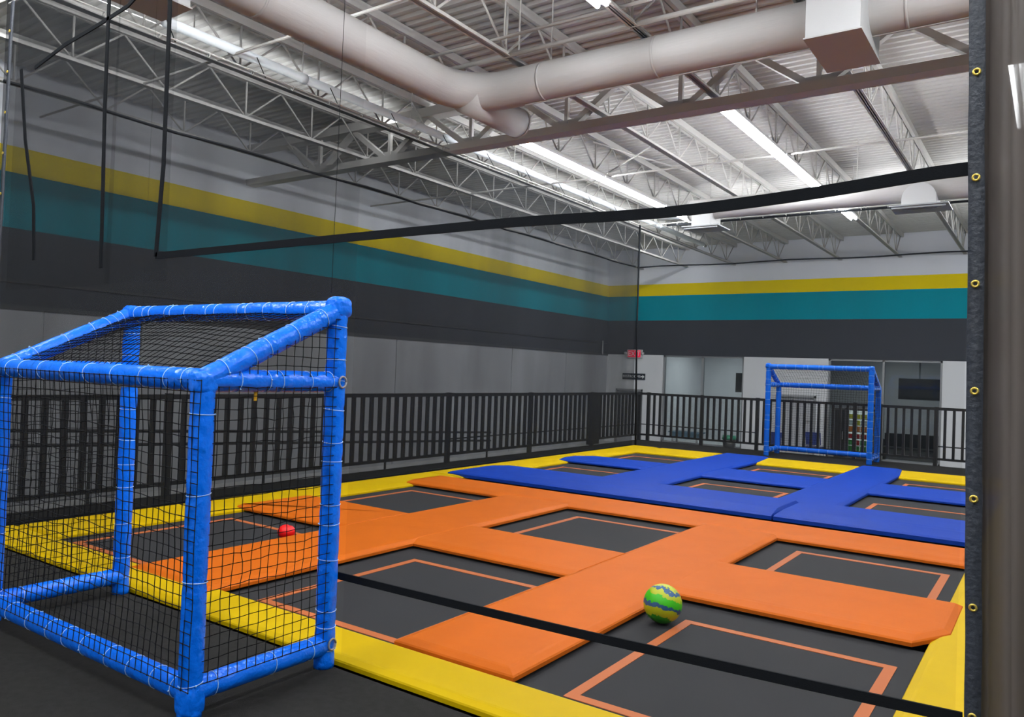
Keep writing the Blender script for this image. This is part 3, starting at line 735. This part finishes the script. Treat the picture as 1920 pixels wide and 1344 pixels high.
def strip(pts, h, n_):
    """flat webbing strap through pts (x, z) in the near net"""
    mb = MB(); K = len(pts)
    vs = []
    for i, (x, z) in enumerate(pts):
        a = V(pts[max(0, i-1)]); b_ = V(pts[min(K-1, i+1)]); tt = (b_-a).normalized(); nn = V((-tt.y, tt.x))*h/2
        for dy in (-.004, .004):
            vs += [(x-nn.x, NY_-.012+dy, z-nn.y), (x+nn.x, NY_-.012+dy, z+nn.y)]
    fs = []
    for i in range(K-1):
        a = i*4; c = a+4; fs += [(a, c, c+1, a+1), (a+2, a+3, c+3, c+2), (a+1, c+1, c+3, a+3), (a, a+2, c+2, c)]
    fs += [(0, 1, 3, 2), ((K-1)*4, (K-1)*4+2, (K-1)*4+3, (K-1)*4+1)]
    return obj(n_, mb.add(vs, fs), M['strap'], t)
def curve(xs, fn): return [(x, fn(x)) for x in xs]
lin = lambda a, b, n: [a+(b-a)*k/n for k in range(n+1)]
strip(curve(lin(-4.5, -.2, 40), lambda x: 2.045-.018*math.exp(-((x+1.2)/.45)**2)+.030*math.exp(-((x+.2)/.35)**2)), .040, 'upper_strap')
strip(curve(lin(GR-.04, -.2, 30), lambda x: .415+.055*((x+2.8)/2.6)+.028*math.sin((x+2.8)/2.6*PI)*-.4), .034, 'lower_strap')
strip([(-4.47, 4.1), (-4.46, 2.6), (-4.50, 2.04)], .034, 'vertical_strap')
strip([(-5.19, 4.1), (-5.18, 3.06), (-5.15, 2.35), (-5.14, 2.0)], .034, 'vertical_strap')
strip([(-6.42, 3.55), (-6.30, 3.0), (-6.12, 2.5), (-6.08, 2.1)], .034, 'vertical_strap')
strip([(-6.2, 3.52), (-5.75, 3.60), (-5.30, 3.64), (-4.95, 3.68), (-4.5, 3.85), (-4.25, 4.08)], .026, 'crossing_strap')
obj('edge_cord', MB().tube([(-2.93, NY_, 4.1), (-2.95, NY_, 1.78)], .0014, 5), M['strap'], t)
obj('top_cable', MB().tube([(-6.7, NY_, 4.12), (-.2, NY_, 4.12)], .01, 6), M['rope'], t)
# grommeted bindings at the two ends of the near net
_gv, _gf = torus(.0085, .0035, 16, 8)
GROM = MB().add([(a, c, b_) for a, b_, c in _gv], _gf).mesh('grommet', M['brass'], V((0,0,0)), True)
def binding(x0, x1, zs, lean):
    mb = MB(); vs = []; fs = []; n = 60
    for k in range(n+1):
        z = .03+(4.1-.03)*k/n; dx = lean*(z-1.4)+.003*noise.noise(V((z*5, x0, 0)))
        yw = .004*noise.noise(V((z*9, 1, x0)))
        for xx, yy in ((x0, -.03), (x1, -.03), (x1, -.018), (x0, -.018)): vs.append((xx+dx, NY_+yy+yw, z))
    for k in range(n):
        for j in range(4): fs.append((k*4+j, k*4+(j+1) % 4, k*4+4+(j+1) % 4, k*4+4+j))
    fs += [(3, 2, 1, 0), tuple(n*4+j for j in range(4))]
    o = obj('binding', mb.add(vs, fs), M['binding'], t, True)
    for z in zs: inst('grommet', GROM, o, V(((x0+x1)/2+lean*(z-1.4), NY_-.036, z))-wloc(o))
    return o
BX0, BX1 = -.212, -.170
binding(BX0, BX1, [.178+.3105*k for k in range(-0, 13)], -.018)
binding(-6.66, -6.62, [.15+.31*k for k in range(14)], .02)
# gathered curtain at right
t = thing('gathered_curtain', (.1, NY_, 0), 'dark gathered mesh curtain bunched at the right edge of the picture', 'curtain')
def pleats(x0, x1, seed, amp, n=120):
    mb = MB(); vs = []; fs = []; m = 24
    for i in range(n+1):
        u = i/n
        for j in range(m+1):
            z = .02+4.1*j/m
            x = x0+(x1-x0)*u+.012*noise.noise(V((u*9, z*.5, seed)))-.018*(z-1.4)
            y_ = NY_+.02+amp*math.sin(u*46+1.2*noise.noise(V((u*5, z*.35, seed))))+amp*noise.noise(V((u*14, z*.4, seed+2)))
            vs.append((x, y_, z))
    for i in range(n):
        for j in range(m): k = i*(m+1)+j; fs.append((k, k+1, k+m+2, k+m+1))
    return mb.add(vs, fs)
obj('curtain_layer', pleats(BX1-.022, .55, 11, .018), M['curtain'], t, True)
obj('curtain_layer', pleats(BX1-.012, .62, 15, .016), M['curtain'], t, True)
obj('top_cable', MB().tube([(-.19, NY_+.02, 4.12), (.7, NY_+.02, 4.12)], .01, 6), M['rope'], t)

# ------------------------------------------------------------------ signs and things by the back wall
def text(body, size, loc, m, parent, name='lettering', ext=.002):
    cu = bpy.data.curves.new(name, 'FONT'); cu.body = body; cu.size = size; cu.extrude = ext; cu.align_x = 'CENTER'; cu.align_y = 'CENTER'
    cu.materials.append(m); fo = bpy.data.objects.new(name, cu); COL.objects.link(fo)
    bpy.context.view_layer.update()
    me = bpy.data.meshes.new_from_object(fo.evaluated_get(bpy.context.evaluated_depsgraph_get())); bpy.data.objects.remove(fo)
    o = bpy.data.objects.new(name, me); COL.objects.link(o); o.parent = parent
    o.location = V(loc)-wloc(parent); o.rotation_euler = (PI/2, 0, 0); return o
t = thing('exit_sign', (-10.5, WY-.06, 1.95), 'red glowing exit sign at the far corner under the black band', 'sign')
obj('sign_box', MB().box(-10.76, -10.28, WY-.09, WY, 1.95, 2.20), M['white'], t)
obj('sign_face', MB().box(-10.73, -10.31, WY-.095, WY-.09, 1.97, 2.18), M['exitred'], t)
for x in (-10.80, -10.24): obj('lamp_head', MB().tube([(x, WY-.04, 2.1), (x, WY-.13, 2.08)], [.03, .05], 10), M['white'], t, True)
text('EXIT', .20, (-10.52, WY-.098, 2.07), M['letters'], t)
t = thing('restroom_sign', (-10.54, WY-.03, 1.30), 'dark blue-grey restroom sign with white arrow above the corner door', 'sign')
obj('sign_board', MB().box(-10.92, -10.17, WY-.03, WY, 1.29, 1.48), mat('sign_navy', (.012, .02, .032, 1), .5), t)
text('RESTROOMS', .105, (-10.61, WY-.034, 1.385), M['letters'], t)
obj('arrow', MB().add([(-10.31, WY-.034, 1.37), (-10.25, WY-.034, 1.37), (-10.25, WY-.034, 1.325), (-10.185, WY-.034, 1.385), (-10.25, WY-.034, 1.445), (-10.25, WY-.034, 1.40), (-10.31, WY-.034, 1.40)],
    [(0,1,2,3,4,5,6)]), M['letters'], t)
t = thing('television', (-2.84, WY+.55, 1.06), 'dark flat television hanging behind the right window', 'television')
obj('bezel', MB().box(-3.32, -2.33, WY+.55, WY+.61, 1.06, 1.60), M['darkgrey'], t)
obj('screen', MB().box(-3.30, -2.35, WY+.545, WY+.55, 1.08, 1.58), M['screen'], t)
obj('ceiling_mount', MB().tube([(-2.84, WY+.60, 1.55), (-2.84, WY+.60, 2.4)], .02, 8), M['alu'], t)
t = thing('wall_speaker', (-7.36, WY+.5, 1.05), 'black wall speaker seen through the right pane of the left window', 'speaker')
obj('speaker_box', MB().box(-7.50, -7.28, WY+.3, WY+.5, 1.05, 1.60), M['darkgrey'], t)
obj('speaker_grille', MB().box(-7.48, -7.30, WY+.29, WY+.30, 1.10, 1.57), M['screen'], t)
obj('mount_arm', MB().box(-7.30, -7.0, WY+.38, WY+.42, 1.3, 1.34).box(-7.02, -6.8, WY+.36, WY+.44, 1.2, 1.44), M['alu'], t)
t = thing('lounge_sofa', (-3.0, 22.8, FZ), 'dark grey lounge sofa behind the right window', 'sofa')
obj('seat_cushion', MB().box(-3.75, -2.3, 22.6, 23.2, FZ+.12, -.22), M['sofa'], t)
obj('backrest', MB().box(-3.75, -2.3, 23.1, 23.3, -.3, .12), M['sofa'], t)
for x in (-3.9, -2.3): obj('armrest', MB().box(x, x+.15, 22.6, 23.3, FZ, -.05), M['sofa'], t)
def chair(x, y, label, m, rz=0):
    t = thing('stacking_chair', (x, y, FZ), label, 'chair', rotz=rz)
    def L(mb_, n, mm): 
        o = obj(n, mb_.mesh(n, mm, V((0,0,0))), mm, t); o.location = (0,0,0); return o
    L(MB().box(-.2, .2, -.2, .2, .42, .45), 'seat', m)
    L(MB().add([(-.2,.18,.5),(.2,.18,.5),(.2,.26,.82),(-.2,.26,.82),(-.2,.20,.5),(.2,.20,.5),(.2,.28,.82),(-.2,.28,.82)], [(0,1,2,3),(7,6,5,4),(0,4,5,1),(1,5,6,2),(2,6,7,3),(3,7,4,0)]), 'backrest', m)
    for sx in (-1, 1):
        for sy in (-1, 1): L(MB().tube([(sx*.17, sy*.17, .42), (sx*.2, sy*.2, 0)], .012, 6), 'leg', M['alu'])
        L(MB().tube([(sx*.17, .18, .43), (sx*.17, .24, .7)], .012, 6), 'back_frame', M['alu'])
chair(-4.95, 20.6, 'navy plastic chair beside the vending machine behind the far goal', M['chairblue'], PI)
chair(-5.6, 19.6, 'navy plastic chair behind the left part of the far goal', M['chairblue'], PI)
t = thing('bench_table', (-8.55, 21.1, FZ), 'low blue-grey table under the left window behind the railing', 'table')
btm = mat('blue_grey_laminate', (.06, .12, .17, 1), .5)
obj('tabletop', MB().box(-9.0, -8.1, 20.85, 21.35, -.16, -.12), btm, t)
obj('apron', MB().box(-8.95, -8.15, 20.9, 21.3, -.30, -.16), btm, t)
for x in (-8.93, -8.21):
    for y in (20.92, 21.24): obj('leg', MB().box(x, x+.04, y, y+.04, FZ, -.3), M['alu'], t)
t = thing('waste_bin', (-7.35, 21.2, FZ), 'small grey bin with green bag beside the left window', 'bin')
obj('bin_body', MB().tube([(-7.35, 21.2, FZ), (-7.35, 21.2, -.20)], [.15, .19], 16), M['darkgrey'], t, True)
obj('bin_bag', MB().tube([(-7.35, 21.2, -.24), (-7.35, 21.2, -.14)], [.20, .17], 16), mat('green_plastic', (.02, .22, .12, 1), .4), t, True)
# vending machine and dark cabinet behind the far goal
t = thing('vending_machine', (-3.95, 21.3, FZ), 'lit vending machine with colourful products behind the far goal post', 'vending machine')
vx0, vx1, vz1 = -4.32, -3.62, .80
obj('cabinet', MB().box(vx0, vx1, 21.15, 21.6, FZ, vz1).box(vx0, vx0+.03, 20.95, 21.15, FZ, vz1).box(vx1-.03, vx1, 20.95, 21.15, FZ, vz1).box(vx0, vx1, 20.95, 21.15, vz1-.05, vz1).box(vx0, vx1, 20.95, 21.15, FZ, FZ+.35), M['darkgrey'], t)
obj('backlight', MB().box(vx0+.03, vx1-.03, 21.14, 21.148, FZ+.36, vz1-.06), emit('vending_backlight', (.9, 1, .95, 1), 0.8), t)
pc = [(.05, .35, .06), (.05, .35, .06), (.55, .02, .02), (.75, .22, .03), (.6, .65, .62), (.70, .65, .02), (.8, .85, .85)]
pm = [mat('product_wrap_%d' % k, c+(1,), .5) for k, c in enumerate(pc)]
for r in range(6):
    z = FZ+.37+r*.165
    obj('shelf', MB().box(vx0+.03, vx1-.03, 20.99, 21.14, z-.012, z), M['white'], t)
    for k in range(4):
        x = vx0+.05+k*.155
        obj('product', MB().box(x, x+.135, 21.0, 21.06, z, z+.135-.015*((k*3+r) % 3)), pm[(r+(k % 2)*(r % 3 == 1)) % 7], t)
obj('front_glass', MB().box(vx0+.03, vx1-.03, 20.955, 20.962, FZ+.36, vz1-.05), M['glass'], t)
t = thing('storage_cabinet', (-4.47, 21.3, FZ), 'narrow dark cabinet left of the vending machine', 'cabinet')
obj('body', MB().box(-4.60, -4.35, 21.1, 21.6, FZ, .78), M['darkgrey'], t)
obj('cabinet_door', MB().box(-4.585, -4.365, 21.08, 21.1, FZ+.05, .74), M['screen'], t)
obj('handle', MB().tube([(-4.39, 21.06, .0), (-4.39, 21.06, .2)], .008, 6), M['alu'], t)
